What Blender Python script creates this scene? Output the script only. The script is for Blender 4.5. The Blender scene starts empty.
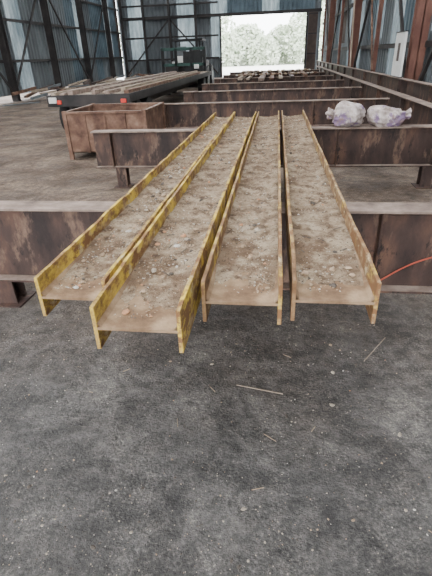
import bpy, math, random
import numpy as np
from mathutils import Vector, Matrix, noise as mnoise
random.seed(7)
R = random.random
def U(a,b): return a+(b-a)*R()

# ------------------------------------------------------------------ materials
def mat(name, stops, scale=4.0, rough=0.8, bump=0.3, bscale=60.0, metallic=0.0, stretch=(1,1,1),
        detail=6.0, second=None, bdist=0.01, translucent=0.0):
    m = bpy.data.materials.new(name); m.use_nodes = True
    nt = m.node_tree; N = nt.nodes; L = nt.links
    bs = N['Principled BSDF']; bs.inputs['Specular IOR Level'].default_value=0.3
    tc = N.new('ShaderNodeTexCoord'); mp = N.new('ShaderNodeMapping'); mp.inputs['Scale'].default_value = stretch
    L.new(tc.outputs['Object'], mp.inputs['Vector'])
    no = N.new('ShaderNodeTexNoise'); no.inputs['Scale'].default_value = scale; no.inputs['Detail'].default_value = detail
    no.inputs['Roughness'].default_value = 0.62
    L.new(mp.outputs[0], no.inputs['Vector'])
    cr = N.new('ShaderNodeValToRGB'); el = cr.color_ramp.elements
    while len(el) < len(stops): el.new(0.5)
    for e,(p,c) in zip(el, stops): e.position = p; e.color = (*c,1)
    L.new(no.outputs['Fac'], cr.inputs['Fac'])
    out = cr.outputs['Color']
    if second:
        for (lo,hi,col,sc) in second:
            n2 = N.new('ShaderNodeTexNoise'); n2.inputs['Scale'].default_value = sc; n2.inputs['Detail'].default_value = 8
            n2.inputs['Roughness'].default_value = 0.7
            L.new(mp.outputs[0], n2.inputs['Vector'])
            mr = N.new('ShaderNodeMapRange'); mr.inputs['From Min'].default_value = lo; mr.inputs['From Max'].default_value = hi
            L.new(n2.outputs['Fac'], mr.inputs['Value'])
            mx = N.new('ShaderNodeMixRGB'); mx.inputs['Color2'].default_value = (*col,1)
            L.new(mr.outputs[0], mx.inputs['Fac']); L.new(out, mx.inputs['Color1']); out = mx.outputs[0]
    L.new(out, bs.inputs['Base Color'])
    bs.inputs['Roughness'].default_value = rough; bs.inputs['Metallic'].default_value = metallic
    if bump:
        nb = N.new('ShaderNodeTexNoise'); nb.inputs['Scale'].default_value = bscale; nb.inputs['Detail'].default_value = 5
        L.new(tc.outputs['Object'], nb.inputs['Vector'])
        bp = N.new('ShaderNodeBump'); bp.inputs['Strength'].default_value = bump; bp.inputs['Distance'].default_value = bdist
        L.new(nb.outputs['Fac'], bp.inputs['Height']); L.new(bp.outputs[0], bs.inputs['Normal'])
    if translucent:
        tr = N.new('ShaderNodeBsdfTranslucent'); L.new(out, tr.inputs['Color'])
        ms = N.new('ShaderNodeMixShader'); ms.inputs[0].default_value = translucent
        L.new(bs.outputs[0], ms.inputs[1]); L.new(tr.outputs[0], ms.inputs[2])
        L.new(ms.outputs[0], N['Material Output'].inputs['Surface'])
    return m

RUST = (0.105,0.055,0.037); RUSTD=(0.018,0.011,0.010)
m_girder = mat('rusty_girder_steel', [(0.34,RUSTD),(0.5,(0.045,0.026,0.021)),(0.66,RUST)], 3.5, 0.6, 0.3, stretch=(1,1,0.4), detail=11,
               second=[(0.54,0.66,(0.16,0.10,0.07),5),(0.57,0.63,(0.015,0.010,0.009),9)])
m_girder_top = mat('pale_girder_flange', [(0.3,(0.10,0.070,0.057)),(0.5,(0.22,0.165,0.135)),(0.7,(0.34,0.27,0.225))], 6, 0.8, 0.3, detail=9)  # paler brown for girder tops, bin rims and some loose bars
def yellow(name, lo, hi):
    return mat(name, [(0.32,(0.065,0.033,0.014)),(0.46,(0.18,0.10,0.048)),(0.58,(0.30,0.20,0.105)),(0.72,(0.44,0.34,0.21))], 11, 0.85, 0.45, 90, stretch=(1,0.6,1), detail=10,
        second=[(lo,hi,(0.58,0.41,0.06),7.0),(0.50,0.58,(0.17,0.085,0.036),12),(0.57,0.65,(0.44,0.355,0.22),20)], bdist=0.004)
m_y_strong = yellow('peeling_yellow_paint', 0.43, 0.57)
m_y_mid = yellow('worn_yellow_paint', 0.50, 0.64)
m_y_weak = yellow('faded_yellow_paint', 0.53, 0.68)
m_web = mat('rusty_web_steel', [(0.32,(0.085,0.045,0.024)),(0.48,(0.18,0.112,0.063)),(0.68,(0.32,0.225,0.14))], 8, 0.85, 0.3, 80, detail=10)
m_dirt = mat('dry_dirt', [(0.34,(0.075,0.046,0.027)),(0.45,(0.165,0.113,0.071)),(0.56,(0.28,0.21,0.143)),(0.68,(0.42,0.34,0.25))], 12, 0.95, 1.0, 160, bdist=0.012, detail=14,
             second=[(0.48,0.62,(0.11,0.062,0.034),3.0),(0.50,0.62,(0.33,0.26,0.18),6.0),(0.61,0.66,(0.50,0.44,0.35),60),(0.57,0.62,(0.06,0.038,0.025),70)])
m_st1 = mat('stone_grey', [(0.4,(0.26,0.22,0.17)),(0.6,(0.38,0.33,0.26))], 30, 0.9, 0.2)
m_st2 = mat('stone_tan', [(0.4,(0.24,0.17,0.11)),(0.6,(0.37,0.275,0.19))], 30, 0.9, 0.2)
m_st3 = mat('brick_crumb', [(0.4,(0.33,0.16,0.08)),(0.6,(0.42,0.23,0.13))], 30, 0.9, 0.2)
m_st4 = mat('dark_slag', [(0.4,(0.05,0.04,0.032)),(0.6,(0.10,0.082,0.068))], 30, 0.8, 0.2)
m_st5 = mat('pale_chip', [(0.4,(0.34,0.32,0.28)),(0.6,(0.5,0.47,0.42))], 30, 0.9, 0.1)
STONES=[m_st1,m_st2,m_st3,m_st4,m_st5]
m_sheet = mat('corrugated_sheet_grey', [(0.3,(0.05,0.057,0.063)),(0.55,(0.11,0.125,0.135)),(0.75,(0.20,0.22,0.23))], 0.9, 0.6, 0.05, 20, stretch=(1,1,0.3),detail=9)
m_sheet_b = mat('corrugated_sheet_blue', [(0.3,(0.04,0.06,0.075)),(0.7,(0.10,0.145,0.175))], 1.0, 0.5, 0.05, 20)
m_sheet_t = mat('fibreglass_sheet', [(0.3,(0.06,0.08,0.09)),(0.5,(0.12,0.145,0.155)),(0.7,(0.22,0.25,0.26))], 1.2, 0.6, 0.0, translucent=0.45, stretch=(1,1,.4), detail=9)
m_sheet_r = mat('rusted_sheet', [(0.3,(0.035,0.025,0.022)),(0.7,(0.09,0.065,0.055))], 1.5, 0.7, 0.05)
m_frame = mat('dark_frame_steel', [(0.3,(0.013,0.012,0.013)),(0.7,(0.04,0.034,0.032))], 2, 0.7, 0.1)
m_redcol = mat('red_oxide_steel', [(0.3,(0.085,0.033,0.025)),(0.7,(0.17,0.08,0.058))], 2, 0.7, 0.15)
m_box = mat('rusty_bin_steel', [(0.32,(0.055,0.027,0.019)),(0.5,(0.125,0.068,0.046)),(0.7,(0.23,0.145,0.102))], 4, 0.8, 0.25, detail=9)
m_black = mat('black_rubber', [(0.3,(0.010,0.010,0.011)),(0.7,(0.022,0.022,0.022))], 4, 0.7, 0.1)
m_white = mat('white_paint', [(0.3,(0.5,0.5,0.48)),(0.7,(0.65,0.65,0.63))], 4, 0.6, 0.05)
m_green = mat('green_paint', [(0.3,(0.012,0.035,0.03)),(0.7,(0.02,0.07,0.055))], 4, 0.5, 0.05)
m_red = mat('red_plastic', [(0.3,(0.5,0.03,0.02)),(0.7,(0.6,0.05,0.03))], 4, 0.4, 0)
m_cable = mat('red_cable', [(0.3,(0.27,0.05,0.028)),(0.7,(0.36,0.075,0.045))], 4, 0.6, 0)
m_glass = mat('dusty_window', [(0.3,(0.05,0.06,0.065)),(0.7,(0.09,0.10,0.11))], 3, 0.2, 0)
m_wood = mat('old_planks', [(0.3,(0.20,0.15,0.105)),(0.7,(0.40,0.33,0.26))], 3, 0.85, 0.2, stretch=(6,0.6,1))
m_sack = mat('woven_sack', [(0.34,(0.17,0.13,0.115)),(0.47,(0.34,0.29,0.27)),(0.6,(0.52,0.46,0.44))], 7, 0.85, 0.3, 40,
             second=[(0.52,0.56,(0.19,0.13,0.22),5.0),(0.56,0.66,(0.24,0.165,0.12),8)])
m_leaf = mat('foliage', [(0.3,(0.36,0.43,0.31)),(0.5,(0.52,0.59,0.45)),(0.7,(0.70,0.74,0.64))], 0.7, 0.9, 0.5, 8, bdist=0.2)  # washed-out daylight is put into the leaf colour by making it pale
m_bark = mat('bark', [(0.3,(0.2,0.17,0.14)),(0.7,(0.3,0.26,0.22))], 5, 0.9, 0.5)

def floor_mat():
    m = bpy.data.materials.new('cinder_floor'); m.use_nodes=True
    nt=m.node_tree; N=nt.nodes; L=nt.links; bs=N['Principled BSDF']; bs.inputs['Specular IOR Level'].default_value=0.3
    tc=N.new('ShaderNodeTexCoord')
    def nz(s,d=8,r=0.65,vec=None,dist=0):
        n=N.new('ShaderNodeTexNoise'); n.inputs['Scale'].default_value=s; n.inputs['Detail'].default_value=d; n.inputs['Roughness'].default_value=r
        n.inputs['Distortion'].default_value=dist
        L.new(vec or tc.outputs['Object'],n.inputs['Vector']); return n.outputs['Fac']
    def ramp(f,st):
        c=N.new('ShaderNodeValToRGB'); e=c.color_ramp.elements
        while len(e)<len(st): e.new(.5)
        for q,(p,col) in zip(e,st): q.position=p; q.color=(*col,1)
        L.new(f,c.inputs['Fac']); return c.outputs['Color']
    def mix(f,a,b,mode='MIX'):
        x=N.new('ShaderNodeMixRGB'); x.blend_type=mode
        if isinstance(f,float): x.inputs['Fac'].default_value=f
        else: L.new(f,x.inputs['Fac'])
        L.new(a,x.inputs['Color1']); L.new(b,x.inputs['Color2']); return x.outputs[0]
    grey=ramp(nz(1.9,14,.72,dist=.6),[(0.34,(0.036,0.034,0.033)),(0.46,(0.067,0.063,0.060)),(0.56,(0.103,0.097,0.092)),(0.68,(0.185,0.173,0.160))])
    brown=ramp(nz(1.1,12,.72,dist=.5),[(0.34,(0.048,0.033,0.024)),(0.48,(0.098,0.070,0.052)),(0.66,(0.205,0.155,0.118))])
    pale=ramp(nz(0.5),[(0.3,(0.68,0.67,0.63)),(0.7,(0.8,0.78,0.74))])  # light concrete yard, with outdoor glare also put into its colour
    sp=N.new('ShaderNodeSeparateXYZ'); L.new(tc.outputs['Object'],sp.inputs[0])
    ad=N.new('ShaderNodeMath'); ad.operation='MULTIPLY_ADD'; ad.inputs[1].default_value=3.0
    L.new(nz(0.9),ad.inputs[0]); L.new(sp.outputs['Y'],ad.inputs[2])
    def mr(v,a,b,c0=0,c1=1):
        x=N.new('ShaderNodeMapRange'); x.inputs['From Min'].default_value=a; x.inputs['From Max'].default_value=b
        x.inputs['To Min'].default_value=c0; x.inputs['To Max'].default_value=c1; L.new(v,x.inputs['Value']); return x.outputs[0]
    c=mix(mr(ad.outputs[0],2.8,6.2),grey,brown)
    mask=mr(nz(3.1,5),0.38,0.62,0.25,1.0)
    spk=ramp(nz(75,7,0.8),[(0.36,(0.35,0.35,0.35)),(0.5,(0.9,0.9,0.9)),(0.58,(1.5,1.48,1.44)),(0.66,(3.2,3.1,2.95))])
    c=mix(mask,c,mix(1.0,c,spk,'MULTIPLY'))
    spk2=ramp(nz(13,9,0.75,dist=.4),[(0.36,(0.6,0.6,0.6)),(0.5,(1,1,1)),(0.64,(1.45,1.42,1.38))])
    c=mix(1.0,c,spk2,'MULTIPLY')
    c=mix(mr(sp.outputs['Y'],37.5,38.5),c,pale)
    L.new(c,bs.inputs['Base Color'])
    L.new(mr(nz(1.6),.35,.6,.6,.95),bs.inputs['Roughness'])
    h=N.new('ShaderNodeMath'); h.operation='MULTIPLY_ADD'; h.inputs[1].default_value=0.15
    L.new(nz(90,5,.7),h.inputs[0]); L.new(nz(4.5,12,.62),h.inputs[2])
    bp=N.new('ShaderNodeBump'); bp.inputs['Strength'].default_value=1.0; bp.inputs['Distance'].default_value=0.06
    L.new(h.outputs[0],bp.inputs['Height']); L.new(bp.outputs[0],bs.inputs['Normal'])
    return m
m_floor=floor_mat()

# ------------------------------------------------------------------ mesh helper
class MB:
    def __init__(s): s.v=[]; s.f=[]; s.m=[]; s.mats=[]
    def mi(s,m):
        if m not in s.mats: s.mats.append(m)
        return s.mats.index(m)
    def add(s,vs,fs,m):
        o=len(s.v); s.v+= [tuple(v) for v in vs]; s.f+=[tuple(i+o for i in f) for f in fs]; s.m+=[s.mi(m)]*len(fs)
    def box(s,x0,x1,y0,y1,z0,z1,m,top=None):
        vs=[(x0,y0,z0),(x1,y0,z0),(x1,y1,z0),(x0,y1,z0),(x0,y0,z1),(x1,y0,z1),(x1,y1,z1),(x0,y1,z1)]
        s.add(vs,[(0,3,2,1),(0,1,5,4),(1,2,6,5),(2,3,7,6),(3,0,4,7)],m); s.add(vs[4:],[(0,1,2,3)],top or m)
    def bar(s,p,q,w,h,m):
        p=Vector(p); q=Vector(q); d=(q-p).normalized(); up=Vector((0,0,1))
        if abs(d.z)>0.98: up=Vector((0,1,0))
        a=d.cross(up).normalized()*w/2; b=a.cross(d).normalized()*h/2
        vs=[p-a-b,p+a-b,p+a+b,p-a+b,q-a-b,q+a-b,q+a+b,q-a+b]
        s.add(vs,[(0,1,2,3),(7,6,5,4),(0,4,5,1),(1,5,6,2),(2,6,7,3),(3,7,4,0)],m)
    def tube(s,p,q,r,m,n=12,r2=None):
        p=Vector(p); q=Vector(q); d=(q-p).normalized(); a=d.orthogonal().normalized(); b=d.cross(a); r2=r if r2 is None else r2
        vs=[]
        for k in range(n):
            t=2*math.pi*k/n; vs.append(p+(a*math.cos(t)+b*math.sin(t))*r)
        for k in range(n):
            t=2*math.pi*k/n; vs.append(q+(a*math.cos(t)+b*math.sin(t))*r2)
        fs=[(k,(k+1)%n,n+(k+1)%n,n+k) for k in range(n)]+[tuple(range(n))[::-1],tuple(range(n,2*n))]
        s.add(vs,fs,m)
    def build(s,name,parent=None,loc=(0,0,0),rz=0,smooth=False,bevel=0):
        me=bpy.data.meshes.new(name); me.from_pydata(s.v,[],s.f)
        for m in s.mats: me.materials.append(m)
        me.polygons.foreach_set('material_index',s.m)
        if smooth: me.polygons.foreach_set('use_smooth',[True]*len(s.f))
        me.update(); ob=bpy.data.objects.new(name,me); bpy.context.scene.collection.objects.link(ob)
        ob.location=loc; ob.rotation_euler=(0,0,rz)
        if parent: ob.parent=parent
        if bevel:
            b=ob.modifiers.new('bevel','BEVEL'); b.width=bevel; b.segments=2; b.limit_method='ANGLE'
        return ob
def empty(name,loc=(0,0,0),rz=0):
    e=bpy.data.objects.new(name,None); bpy.context.scene.collection.objects.link(e); e.location=loc; e.rotation_euler=(0,0,rz); return e

t=(1+5**.5)/2
ICO=np.array([(-1,t,0),(1,t,0),(-1,-t,0),(1,-t,0),(0,-1,t),(0,1,t),(0,-1,-t),(0,1,-t),(t,0,-1),(t,0,1),(-t,0,-1),(-t,0,1)],float)/1.9
ICF=[(0,11,5),(0,5,1),(0,1,7),(0,7,10),(0,10,11),(1,5,9),(5,11,4),(11,10,2),(10,7,6),(7,1,8),(3,9,4),(3,4,2),(3,2,6),(3,6,8),(3,8,9),(4,9,5),(2,4,11),(6,2,10),(8,6,7),(9,8,1)]
rng=np.random.default_rng(3)
def stone(mb,x,y,z,r,m,flat=0.6):
    sc=np.array([r*U(.7,1.3),r*U(.7,1.3),r*flat*U(.7,1.2)])
    v=ICO*(1+rng.uniform(-.25,.25,(12,1)))*sc
    a=U(0,6.28); c,s=math.cos(a),math.sin(a)
    v=np.stack([v[:,0]*c-v[:,1]*s+x, v[:,0]*s+v[:,1]*c+y, v[:,2]+z],1)
    mb.add(v.tolist(),ICF,m)

# ------------------------------------------------------------------ the four I-beams laid on their side
BOT=0.752; H=0.162; W_T=0.011
def steel_beam(x0,y0,w,L,rz,m_in,seed,dense):
    root=empty('steel_i_beam',(x0,y0,BOT),rz)
    mb=MB(); FT=0.014; n=90
    for fx,sd in ((0,0),(w-FT,1)):
        rows=[]
        for i in range(n+1):
            y=L*i/n
            wob=0.006*mnoise.noise(Vector((y*1.7,seed*3+sd,0)))
            zt=H+0.006*mnoise.noise(Vector((y*6,seed+sd*9,3)))+0.003*mnoise.noise(Vector((y*25,seed+sd*9,3)))
            rows.append([(fx+wob,y,0),(fx+FT+wob,y,0),(fx+FT+wob,y,zt*0.5),(fx+FT+wob,y,zt),(fx+wob,y,zt),(fx+wob,y,zt*.5)])
        vs=[p for r in rows for p in r]; fs=[]
        for i in range(n):
            for k in range(6):
                a=i*6+k; b=i*6+(k+1)%6; fs.append((a,b,b+6,a+6))
        fs.append((0,1,2,3,4,5)[::-1]); fs.append(tuple(n*6+k for k in range(6)))
        mb.add(vs,fs,m_in)
    zc=H/2
    mb.box(FT-.001,w-FT+.001,0.0,L,zc-W_T/2,zc+W_T/2,m_web)
    for sx,s in ((FT,1),(w-FT,-1)):
        vs=[(sx,0,zc+W_T/2+.014),(sx+s*.014,0,zc+W_T/2-.001),(sx,L,zc+W_T/2+.014),(sx+s*.014,L,zc+W_T/2-.001)]
        mb.add(vs,[(0,1,3,2)] if s>0 else [(0,2,3,1)],m_web)
    mb.build('beam_section',root,bevel=0.0015)
    d=MB(); nx=24; ny=460; vs=[]
    for j in range(ny+1):
        y=0.02+(L-0.04)*j/ny
        for i in range(nx+1):
            x=FT+.001+(w-2*FT-.002)*i/nx
            e=min(1,max(0,(y-0.06)/0.5))
            p=Vector((x*5+seed*7,y*2.2,seed))
            h=0.003+0.016*e*(0.5+0.9*mnoise.noise(p))+0.009*mnoise.noise(p*5)*e+0.008*mnoise.noise(p*13)*e
            side=abs(i/nx-.5)*2; h+=0.014*e*max(0,side-.5)
            if j in(0,ny): h=-0.003
            h = h-0.0055*(1-e)+.002*mnoise.noise(p*8)*(1-e)
            vs.append((x,y,zc+W_T/2+h))
    fs=[(j*(nx+1)+i,j*(nx+1)+i+1,(j+1)*(nx+1)+i+1,(j+1)*(nx+1)+i) for j in range(ny) for i in range(nx)]
    d.add(vs,fs,m_dirt); d.build('dirt_layer',root,smooth=True)
    r=MB()
    for k in range(int(4200*dense)):
        y=0.06+(L-0.16)*R()**1.1
        x=U(FT+.016,w-FT-.016)
        if mnoise.noise(Vector((x*6,y*2.2,seed*5)))<U(-.45,.35): continue
        q=R(); s=U(.0015,.0035) if q<.84 else (U(.0035,.007) if q<.972 else U(.008,.016))
        mm=random.choices(STONES,[3,5,1.2,2.2,.9])[0]
        e=min(1,max(0,(y-0.06)/0.5))
        stone(r,x,y,zc+W_T/2+0.002+.008*e+s*.25,s,mm)
    for k in range(20):
        y=U(.3,L-.3); x=U(.05,w-.06); a=U(0,3.14); l=U(.015,.05); x2=min(max(x+l*math.cos(a),.03),w-.03)
        r.bar((x,y,zc+.025),(x2,y+l*math.sin(a),zc+.028),.003,.003,m_st4)
    r.build('rubble',root)
    return root
steel_beam(-0.850,1.295,0.268,4.95, -0.006, m_y_strong,1,1.1)
steel_beam(-0.566,1.110,0.292,5.12, -0.002, m_y_strong,2,1.1)
steel_beam(-0.240,1.300,0.280,4.95, 0.000, m_y_mid,3,1.0)
steel_beam( 0.073,1.330,0.292,4.98, 0.000, m_y_weak,4,0.8)

# ------------------------------------------------------------------ trestle girders
def girder(y,x0,x1,zb,zt,legs,fw=0.18):
    root=empty('support_girder',((x0+x1)/2,y+fw/2,0)); ox=(x0+x1)/2; x0-=ox; x1-=ox
    mb=MB(); f=0.016; h=fw/2
    mb.box(x0,x1,-h,h,zt-f,zt,m_girder_top,m_girder_top)
    mb.box(x0,x1,-h,h,zb,zb+f,m_girder,m_girder_top)
    mb.box(x0,x1,-.006,.006,zb+f,zt-f,m_girder)
    for sx in (x0+.25,x1-.25,(x0+x1)/2+.9):
        mb.box(sx,sx+.01,-h*.9,h*.9,zb+f,zt-f,m_girder)
    mb.build('girder_section',root,bevel=0.003)
    for i,lx in enumerate(legs):
        l=MB(); lx-=ox
        l.box(lx-.07,lx+.07,-.07,-.058,0.012,zb,m_girder); l.box(lx-.07,lx+.07,.058,.07,0.012,zb,m_girder)
        l.box(lx-.005,lx+.005,-.058,.058,0.012,zb,m_girder); l.box(lx-.12,lx+.12,-.12,.12,0,.012,m_girder)
        l.build('leg_%d'%(i+1),root)
girder(2.57,-2.6,2.1,0.20,0.75,[-1.95,1.75])
girder(5.80,-2.45,2.2,0.27,0.75,[-2.1,1.93])
girder(9.35,-2.5,2.15,0.27,0.75,[-2.1,1.7])
for yy in (12.5,15.8,19.0,22.3,25.5): girder(yy,-2.5,2.15,0.27,0.75,[-2.1,1.7])

def long_girder(x,y0,y1,zb,zt,fw=.2):
    root=empty('longitudinal_girder',(x,(y0+y1)/2,0)); L2=(y1-y0)/2
    mb=MB(); h=fw/2; f=.02
    mb.box(-h,h,-L2,L2,zt-f,zt,m_girder,m_girder_top); mb.box(-h,h,-L2,L2,zb,zb+f,m_girder,m_girder_top)
    mb.box(-.007,.007,-L2,L2,zb+f,zt-f,m_girder)
    yy=-L2+.5
    while yy<L2: mb.box(-h*.9,h*.9,yy,yy+.012,zb+f,zt-f,m_girder); yy+=2.2
    mb.build('girder_section',root)
    l=MB(); yy=-L2+.4
    while yy<L2: l.box(-.08,.08,yy-.08,yy+.08,0,zb,m_girder); yy+=3
    l.build('legs',root)
long_girder(2.38,6.4,30,0.25,0.80)
long_girder(2.66,8.0,34,0.35,1.02,.16)

# ------------------------------------------------------------------ shed shell
XL,XR,YB,YF=-12.3,3.3,38.0,-8.0
EAVE,RIDGE=5.6,8.6; XM=(XL+XR)/2
def corr_wall(name,fixed,axis,a0,a1,zs,choose,hole=None):
    mb=MB(); pitch=.32; n=int((a1-a0)/pitch)
    pts=[]
    for i in range(n):
        a=a0+i*pitch
        pts+=[(a,0),(a+pitch*.35,0),(a+pitch*.5,.06),(a+pitch*.85,.06)]
    pts.append((a0+n*pitch,0))
    for zi in range(len(zs)-1):
        z0,z1=zs[zi],zs[zi+1]
        for i in range(len(pts)-1):
            (p,d),(q,e)=pts[i],pts[i+1]
            if hole and (p+q)/2>hole[0] and (p+q)/2<hole[1] and z1<=hole[2]+.01: continue
            m=choose((p+q)/2,zi)
            if axis=='y': vs=[(fixed+d,p,z0),(fixed+e,q,z0),(fixed+e,q,z1),(fixed+d,p,z1)]
            else: vs=[(p,fixed+d,z0),(q,fixed+e,z0),(q,fixed+e,z1),(p,fixed+d,z1)]
            mb.add(vs,[(0,1,2,3)],m)
    return mb.build(name)
def pick(seed,wts,pw=1.28):
    def f(a,zi):
        rr=random.Random(int(a//pw)*31+seed); r=rr.random()
        if zi==0 and rr.random()<.5: return m_sheet
        acc=0
        for m,w in wts:
            acc+=w
            if r<acc: return m
        return wts[0][0]
    return f
corr_wall('wall_left',XL,'y',YF,YB,[0.25,1.7,3.3,EAVE],pick(1,[(m_sheet,.35),(m_sheet_b,.15),(m_sheet_t,.38),(m_sheet_r,.12)]))
corr_wall('wall_right',XR,'y',YF,YB,[0.3,1.9,3.6,EAVE],pick(5,[(m_sheet,.35),(m_sheet_b,.10),(m_sheet_t,.35),(m_sheet_r,.20)]))
DX0,DX1,DZ=-4.3,2.0,4.1
corr_wall('wall_back',YB,'x',XL,XR,[0,1.4,2.9,DZ,6.0],pick(9,[(m_sheet,.45),(m_sheet_b,.35),(m_sheet_t,.20)]),hole=(DX0,DX1,DZ))
mb=MB(); mb.add([(XL,YB+.02,6.0-.4),(XR,YB+.02,6.0-.4),(XM,YB+.02,RIDGE)],[(0,1,2)],m_sheet); mb.build('wall_back_gable')
mb=MB()
mb.box(DX0-.12,DX0,YB-.2,YB-.02,0,DZ,m_frame); mb.box(DX1,DX1+.12,YB-.2,YB-.02,0,DZ,m_frame)
mb.box(XL+.3,XR-.2,YB-.25,YB-.02,DZ,DZ+.2,m_frame)
mb.build('trim_1')
mb=MB(); mb.box(DX1+.15,XR-.5,YB-.36,YB-.28,0.0,DZ-.02,m_sheet_r)
for z in (.1,1.4,2.7,3.95): mb.box(DX1+.15,XR-.5,YB-.42,YB-.36,z,z+.08,m_frame)
mb.build('door_1')

def frame(name,x,side,redcols):
    root=empty(name,(0,0,0)); mb=MB(); s=side
    y=YF+.9; k=0
    while y<YB:
        red=redcols and (k%2==0)
        m=m_redcol if redcols else m_frame; w=.16 if (not redcols or red) else .07
        if redcols and not red: mb.box(x-.06,x+.06,y-.05,y+.05,0,EAVE,m)
        else:
            f=.02
            mb.box(x-.15,x+.15,y-w/1.3,y-w/1.3+f,0,EAVE,m); mb.box(x-.15,x+.15,y+w/1.3-f,y+w/1.3,0,EAVE,m); mb.box(x-.01,x+.01,y-w/1.3,y+w/1.3,0,EAVE,m)
        y+=4.6; k+=1
    for z in (1.65,3.3,4.8): mb.box(x+s*.16-.04,x+s*.16+.04,YF,YB-.5,z-.06,z+.06,m_frame)
    y=YF+.9; k=0
    while y+4.6<YB:
        if k%2==0: mb.bar((x,y,.3),(x,y+4.6,5.2),.07,.09,m_frame)
        else: mb.bar((x,y,5.2),(x,y+4.6,.3),.07,.09,m_frame)
        y+=4.6; k+=1
    mb.build('columns_and_bracing',root)
frame('portal_frame',XL+.35,-1,False)
frame('portal_frame',XR-.28,1,True)
mb=MB()
for x in (XL+.4,-10.2,-8.2,-6.2): mb.box(x-.08,x+.08,YB-.5,YB-.3,0,EAVE,m_frame)
for z in (1.4,2.9,5.0): mb.box(XL+.3,DX0-.2,YB-.28,YB-.18,z-.06,z+.06,m_frame)
mb.bar((-12,YB-.4,.3),(-8.2,YB-.4,4.1),.08,.1,m_frame); mb.bar((-8.2,YB-.4,4.1),(-4.6,YB-.4,.3),.08,.1,m_frame)
mb.build('gable_bracing')
mb=MB(); y=YF
while y<YB-.1:
    w=2.15 if y<7 else 2.85  # unseen roof; open gaps shaped to let sky light in, wider in front
    for (xa,za,xb,zb) in ((XL-.2,EAVE,XM,RIDGE),(XM,RIDGE,XR+.2,EAVE)):
        mb.add([(xa,y,za),(xb,y,zb),(xb,min(y+w,YB),zb),(xa,min(y+w,YB),za)],[(0,1,2,3)],m_sheet)
    y+=3.4
mb.build('ceiling')
root=empty('roof_truss_set'); mb=MB(); y=YF+.9
while y<YB:
    mb.bar((XL+.3,y,EAVE-.15),(XR-.3,y,EAVE-.15),.1,.12,m_frame)
    mb.bar((XL+.3,y,EAVE-.1),(XM,y,RIDGE-.15),.1,.12,m_frame); mb.bar((XR-.3,y,EAVE-.1),(XM,y,RIDGE-.15),.1,.12,m_frame)
    for i in range(1,6):
        x=XL+(XR-XL)*i/6; zt=RIDGE-.15-abs(x-XM)/(XR-XM)*(RIDGE-EAVE)
        mb.bar((x,y,EAVE-.15),(x,y,zt),.06,.06,m_frame)
    y+=9.2
mb.build('trusses',root)

mb=MB(); mb.add([(-60,-20,0),(60,-20,0),(60,120,0),(-60,120,0)],[(0,1,2,3)],m_floor); mb.build('floor')
def gravel(ya,yb,n,extra):
    g=MB()
    for k in range(n):
        y=ya+(yb-ya)*R()**1.3; x=U(-1.2-.45*y,1.0+.35*y)
        if mnoise.noise(Vector((x*1.7,y*1.7,5)))<U(-.5,.3): continue
        q=R(); s=U(.0012,.003) if q<.82 else (U(.003,.0055) if q<.988 else U(.006,.011))
        mm=random.choices(STONES,[3,1.2,.1,3.8,.8])[0]
        stone(g,x,y,s*.25,s,mm)
    for k in range(45):
        l=U(.02,.07); y=U(ya+.1,yb-.1); x=U(-1.5,1.8); a=U(0,3.14)
        g.bar((x,y,.003),(x+l*math.cos(a),y+l*math.sin(a),.004),.002,.003,random.choice([m_st4,m_st4,m_st2]))
    if extra:
        for (x,y,s) in ((-.08,1.10,.010),(.62,1.55,.012),(.33,1.72,.011),(.55,1.16,.010),(-.33,2.0,.011),(.36,1.98,.013)):
            stone(g,x,y,s*.3,s,m_st1)
        g.bar((-.17,1.83,.004),(.08,1.78,.004),.004,.004,m_wood)
        g.bar((.55,2.1,.004),(.72,2.35,.004),.004,.004,m_wood)
    g.build('gravel')
gravel(.3,2.5,5200,True); gravel(2.82,5.70,2600,False)

# ------------------------------------------------------------------ rusty open steel bin
root=empty('rusty_steel_bin',(-2.95,8.4,0)); mb=MB(); X0,X1,Y0,Y1=-.72,.72,-.7,.65
zb=.12;zt=.80
mb.box(X0,X1,Y0,Y1,zb,zb+.02,m_box)
mb.box(X0,X1,Y0,Y0+.015,zb,zt,m_box); mb.box(X0,X1,Y1-.015,Y1,zb,zt,m_box)
mb.box(X0,X0+.015,Y0,Y1,zb,zt,m_box); mb.box(X1-.015,X1,Y0,Y1,zb,zt,m_box)
for x in (X0-.03,X1-.04):
    for y in (Y0-.03,Y1-.04): mb.box(x,x+.07,y,y+.07,0,zt+.02,m_box)
mb.box(X0,X1,Y0-.025,Y0+.03,zt-.03,zt+.01,m_box,m_girder_top); mb.box(X0,X1,Y1-.03,Y1+.025,zt-.03,zt+.01,m_box,m_girder_top)
mb.box(X0-.025,X0+.03,Y0,Y1,zt-.03,zt+.01,m_box,m_girder_top); mb.box(X1-.03,X1+.025,Y0,Y1,zt-.03,zt+.01,m_box,m_girder_top)
for i in range(1,4): mb.box(X0+i*.36-.02,X0+i*.36+.02,Y0-.02,Y0,zb,zt,m_box)
mb.build('bin_body',root,bevel=.003)

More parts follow.
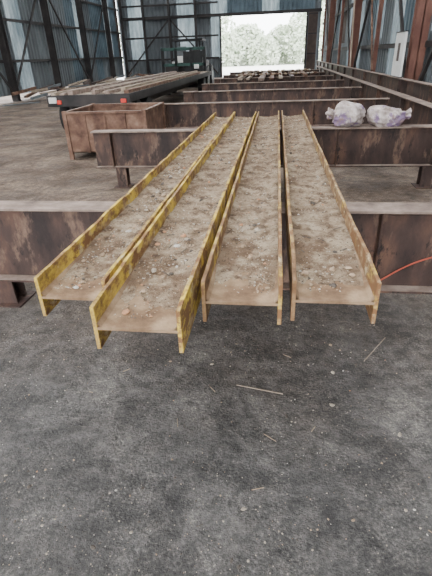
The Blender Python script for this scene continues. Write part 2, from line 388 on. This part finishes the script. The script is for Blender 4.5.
# ------------------------------------------------------------------ flatbed trailer
root=empty('flatbed_trailer',(-4.25,17.2,0))
d=MB(); hw=.95; L2=6.9
d.box(-hw,hw,-L2,L2,.80,.88,m_wood)
d.box(-hw-.04,-hw,-L2,L2,.72,.90,m_frame); d.box(hw,hw+.04,-L2,L2,.72,.90,m_frame)
d.box(-hw-.04,hw+.04,-L2-.05,-L2,.66,.90,m_frame)
for y in np.arange(-L2+.3,L2,.45): d.box(-hw,hw,y,y+.03,.875,.885,m_frame)
d.build('deck',root)
c=MB()
for x in (-.5,.42): c.box(x,x+.08,-L2,L2,.45,.80,m_frame)
for y in np.arange(-L2+.2,L2,1.2): c.box(-hw,hw,y,y+.06,.7,.8,m_frame)
c.build('chassis',root)
w=MB()
for y in (-6.2,-5.2,4.6,5.8):
    for s in (-1,1):
        w.tube((s*.95,y,.36),(s*.68,y,.36),.36,m_black,24); w.tube((s*.96,y,.36),(s*.9,y,.36),.18,m_sheet,16)
    w.tube((-.8,y,.36),(.8,y,.36),.05,m_frame)
w.build('wheels',root)
r=MB()
r.box(-.93,-.75,-L2-.09,-L2-.05,.74,.86,m_white); r.box(-.73,-.64,-L2-.09,-L2-.05,.72,.80,m_red)
r.box(.78,.9,-L2-.09,-L2-.05,.72,.80,m_red)
r.build('rear_lamps',root)
s=MB()
for i in range(12):
    x=-.9+i*.15; a=U(0,1.5); b=U(.1,2.5)
    s.box(x,x+U(.06,.13),-L2+a,L2-1.4-b,.885,.885+U(.03,.10),random.choice([m_girder_top,m_girder_top,m_wood,m_box,m_wood]))
s.build('steel_load',root)
# dark loader standing beyond the trailer
root=empty('wheel_loader',(-4.85,25.9,0)); h=MB()
h.box(-.85,.85,.2,2.6,.6,1.35,m_frame)
h.box(-.7,.7,.5,1.7,1.35,1.5,m_frame)
for x in (-.68,.62):
    for y in (.5,1.6): h.box(x,x+.06,y,y+.06,1.5,2.3,m_black)
h.box(-.82,.82,.42,1.75,2.3,2.4,m_black)
h.box(-.62,-.1,.52,.54,1.5,2.05,m_glass); h.box(.1,.62,.52,.54,1.5,1.95,m_frame)
for s_ in (-1,1):
    for y in (.35,2.1):
        h.tube((s_*1.1,y,.55),(s_*.76,y,.55),.55,m_black,28); h.tube((s_*1.105,y,.55),(s_*1.07,y,.55),.24,m_green,18)
    h.bar((s_*.45,.4,1.2),(s_*.45,-.55,1.15),.1,.16,m_frame); h.bar((s_*.45,-.55,1.15),(s_*.45,-.8,.95),.1,.14,m_frame)
    h.box(s_*.78-.07,s_*.78+.07,.15,.2,1.2,1.35,m_white)
for x in (-1.1,-.4,.4,1.1): h.box(x-.07,x+.07,-.92,-.82,.72,1.95,m_black)
for z in (.76,1.2,1.92): h.box(-1.15,1.15,-.92,-.82,z-.07,z+.07,m_green)
h.box(-1.0,-.45,-.88,-.84,.8,1.2,m_frame); h.box(.0,1.0,-.88,-.84,.8,1.8,m_black)
h.box(-.3,-.02,-.95,-.92,1.3,1.6,m_white); h.box(.55,.8,-.95,-.92,1.0,1.2,m_white)
h.build('loader_body',root,bevel=.01)

root=empty('steel_bar_stack',(0,0,0)); s=MB()
for i in range(7):
    x=-1.5+i*.4+U(-.1,.1); y0=U(15.9,18.6)
    s.box(x,x+U(.08,.2),y0,y0+U(4,8),.752,.752+U(.04,.10),random.choice([m_girder_top,m_box,m_wood,m_girder]))
s.build('bars',root)
r=MB()
for k in range(160):
    stone(r,U(-1.6,1.5),U(18.95,19.25)+random.choice([0,3.3,3.3]),.86,U(.03,.09),random.choice([m_st5,m_st2,m_wood,m_box]))
r.build('offcuts',root)

# ------------------------------------------------------------------ sacks slumped on the girder
def sack(x,y,w,d,h,rz,seed):
    mb=MB(); nu,nv=90,44; vs=[]
    for j in range(nv+1):
        ph=-math.pi/2+math.pi*j/nv
        for i in range(nu):
            th=2*math.pi*i/nu
            cx=math.copysign(abs(math.cos(th))**.45,math.cos(th)); sy=math.copysign(abs(math.sin(th))**.45,math.sin(th))
            cp=abs(math.cos(ph))**.6; sz=math.copysign(abs(math.sin(ph))**.9,math.sin(ph))
            p=Vector((cx*cp*w/2,sy*cp*d/2,sz*h/2))
            k=max(0,p.x/(w/2)-.35)/.65
            p.y*=1-.55*k; p.z*=1-.35*k
            cr=1-2*abs(mnoise.noise(Vector((p.x*5+seed,p.y*14,p.z*16+seed))))
            n1=mnoise.noise(Vector((p.x*6,p.y*6,seed*3)))
            q=p.normalized() if p.length>0 else p
            p+= q*(.028*(cr-.5)+.05*n1*h/.25)
            p.z+= .10*h*math.sin(p.x*9+seed*2)
            p.z=max(p.z,-h*.42)
            vs.append((p.x,p.y,p.z+h*.42))
    fs=[(j*nu+i,j*nu+(i+1)%nu,(j+1)*nu+(i+1)%nu,(j+1)*nu+i) for j in range(nv) for i in range(nu)]
    mb.add(vs,fs,m_sack)
    vs=[]; n=28
    for r_ in range(4):
        for i in range(n):
            a=2*math.pi*i/n; rad=(.035,.045,.06,.068)[r_]*(1+.3*math.sin(a*5+seed))*h/.25
            vs.append((w*.40+.028*r_, math.cos(a)*rad*1.2, h*.42+math.sin(a)*rad*.8+.010*r_))
    fs=[(a*n+i,a*n+(i+1)%n,(a+1)*n+(i+1)%n,(a+1)*n+i) for a in range(3) for i in range(n)]
    mb.add(vs,fs,m_sack)
    return mb.build('woven_sack',None,(x,y,.752),rz,smooth=True)
sack(.88,5.93,.40,.32,.27,2.6,1.0); sack(1.37,5.95,.44,.34,.25,-.15,2.3)

cu=bpy.data.curves.new('red_cable','CURVE'); cu.dimensions='3D'; cu.bevel_depth=.005; sp=cu.splines.new('NURBS')
P=[(.52,2.60,.222),(.60,2.60,.225),(.68,2.61,.25),(.78,2.63,.32),(.88,2.64,.38),(1.0,2.645,.43),(1.3,2.645,.53),(1.6,2.64,.58)]
sp.points.add(len(P)-1)
for q,p in zip(sp.points,P): q.co=(*p,1)
sp.use_endpoint_u=True; cu.materials.append(m_cable); ob=bpy.data.objects.new('red_cable',cu); bpy.context.scene.collection.objects.link(ob)

mb=MB(); mb.box(-.02,.02,-.4,.4,0,.85,m_white); mb.box(-.03,.03,-.42,.42,-.02,0,m_frame); mb.box(-.03,.03,-.42,.42,.85,.87,m_frame)
mb.box(-.025,-.02,-.1,.1,.3,.65,m_sheet_r)
mb.build('notice_board',None,(2.66,11.3,1.04))
# steel poles leaning against the right-hand rail
mb=MB(); mb.tube((2.66,14.2,1.05),(2.80,16.6,3.4),.03,m_box,10); mb.tube((2.64,18.3,1.05),(2.80,20.0,3.6),.03,m_wood,10)
mb.build('leaning_pole')
j=MB()
for k in range(60):
    y=U(17,35); x=U(-11.3,-10.4); l=U(.5,2.0); a=U(-.15,.5); z=U(.05,.5)
    j.bar((x,y,z),(x+l*math.sin(a),y+l*math.cos(a),z+U(-.03,.2)),U(.05,.2),U(.03,.12),random.choice([m_wood,m_box,m_girder,m_sheet,m_sheet_r]))
for k in range(40):
    y=U(31,36); x=U(-10,-5.5); l=U(.4,1.3); a=U(-1.5,1.5); z=U(.05,.5)
    j.bar((x,y,z),(x+l*math.sin(a),y+l*math.cos(a),z+U(-.03,.2)),U(.05,.3),U(.03,.2),random.choice([m_wood,m_box,m_girder,m_sheet,m_st5]))
j.build('scrap_pile')

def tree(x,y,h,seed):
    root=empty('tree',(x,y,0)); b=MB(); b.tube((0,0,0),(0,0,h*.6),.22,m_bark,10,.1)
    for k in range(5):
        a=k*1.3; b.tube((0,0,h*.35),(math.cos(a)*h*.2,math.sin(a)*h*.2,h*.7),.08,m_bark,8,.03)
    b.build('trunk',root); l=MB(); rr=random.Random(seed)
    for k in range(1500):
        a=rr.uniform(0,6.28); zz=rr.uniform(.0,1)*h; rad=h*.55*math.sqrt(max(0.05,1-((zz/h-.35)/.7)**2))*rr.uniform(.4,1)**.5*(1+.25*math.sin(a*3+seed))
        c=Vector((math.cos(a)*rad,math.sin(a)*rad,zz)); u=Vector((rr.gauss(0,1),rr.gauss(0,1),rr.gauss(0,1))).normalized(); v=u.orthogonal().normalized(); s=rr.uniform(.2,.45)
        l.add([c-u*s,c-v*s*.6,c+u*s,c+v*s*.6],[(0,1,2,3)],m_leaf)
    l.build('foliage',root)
for i,(x,y,h) in enumerate([(-15,72,8),(-11,76,8),(-7.5,72,4.2),(-4.6,74,5.2),(-1.8,71,3.6),(1,75,5.0),(4.2,72,6.5),(8,76,9),(-20,76,9)]): tree(x,y,h,i)

w=bpy.data.worlds.new('sky'); bpy.context.scene.world=w; w.use_nodes=True
bg=w.node_tree.nodes['Background']; bg.inputs['Color'].default_value=(0.955,0.978,1.0,1); bg.inputs['Strength'].default_value=10.5

cam=bpy.data.cameras.new('camera'); co=bpy.data.objects.new('camera',cam); bpy.context.scene.collection.objects.link(co)
cam.sensor_fit='VERTICAL'; cam.sensor_height=36; cam.lens=433/576*36; cam.clip_end=500
psi=math.radians(8.2); th=math.radians(28.3); ro=math.radians(2.2)
fwd=Vector((-math.sin(psi)*math.cos(th),math.cos(psi)*math.cos(th),-math.sin(th)))
right=Vector((math.cos(psi),math.sin(psi),0)); up=right.cross(fwd)
r2=right*math.cos(ro)-up*math.sin(ro); u2=right*math.sin(ro)+up*math.cos(ro)
M=Matrix((r2,u2,-fwd)).transposed().to_4x4(); M.translation=(0,0,1.6); co.matrix_world=M
bpy.context.scene.camera=co
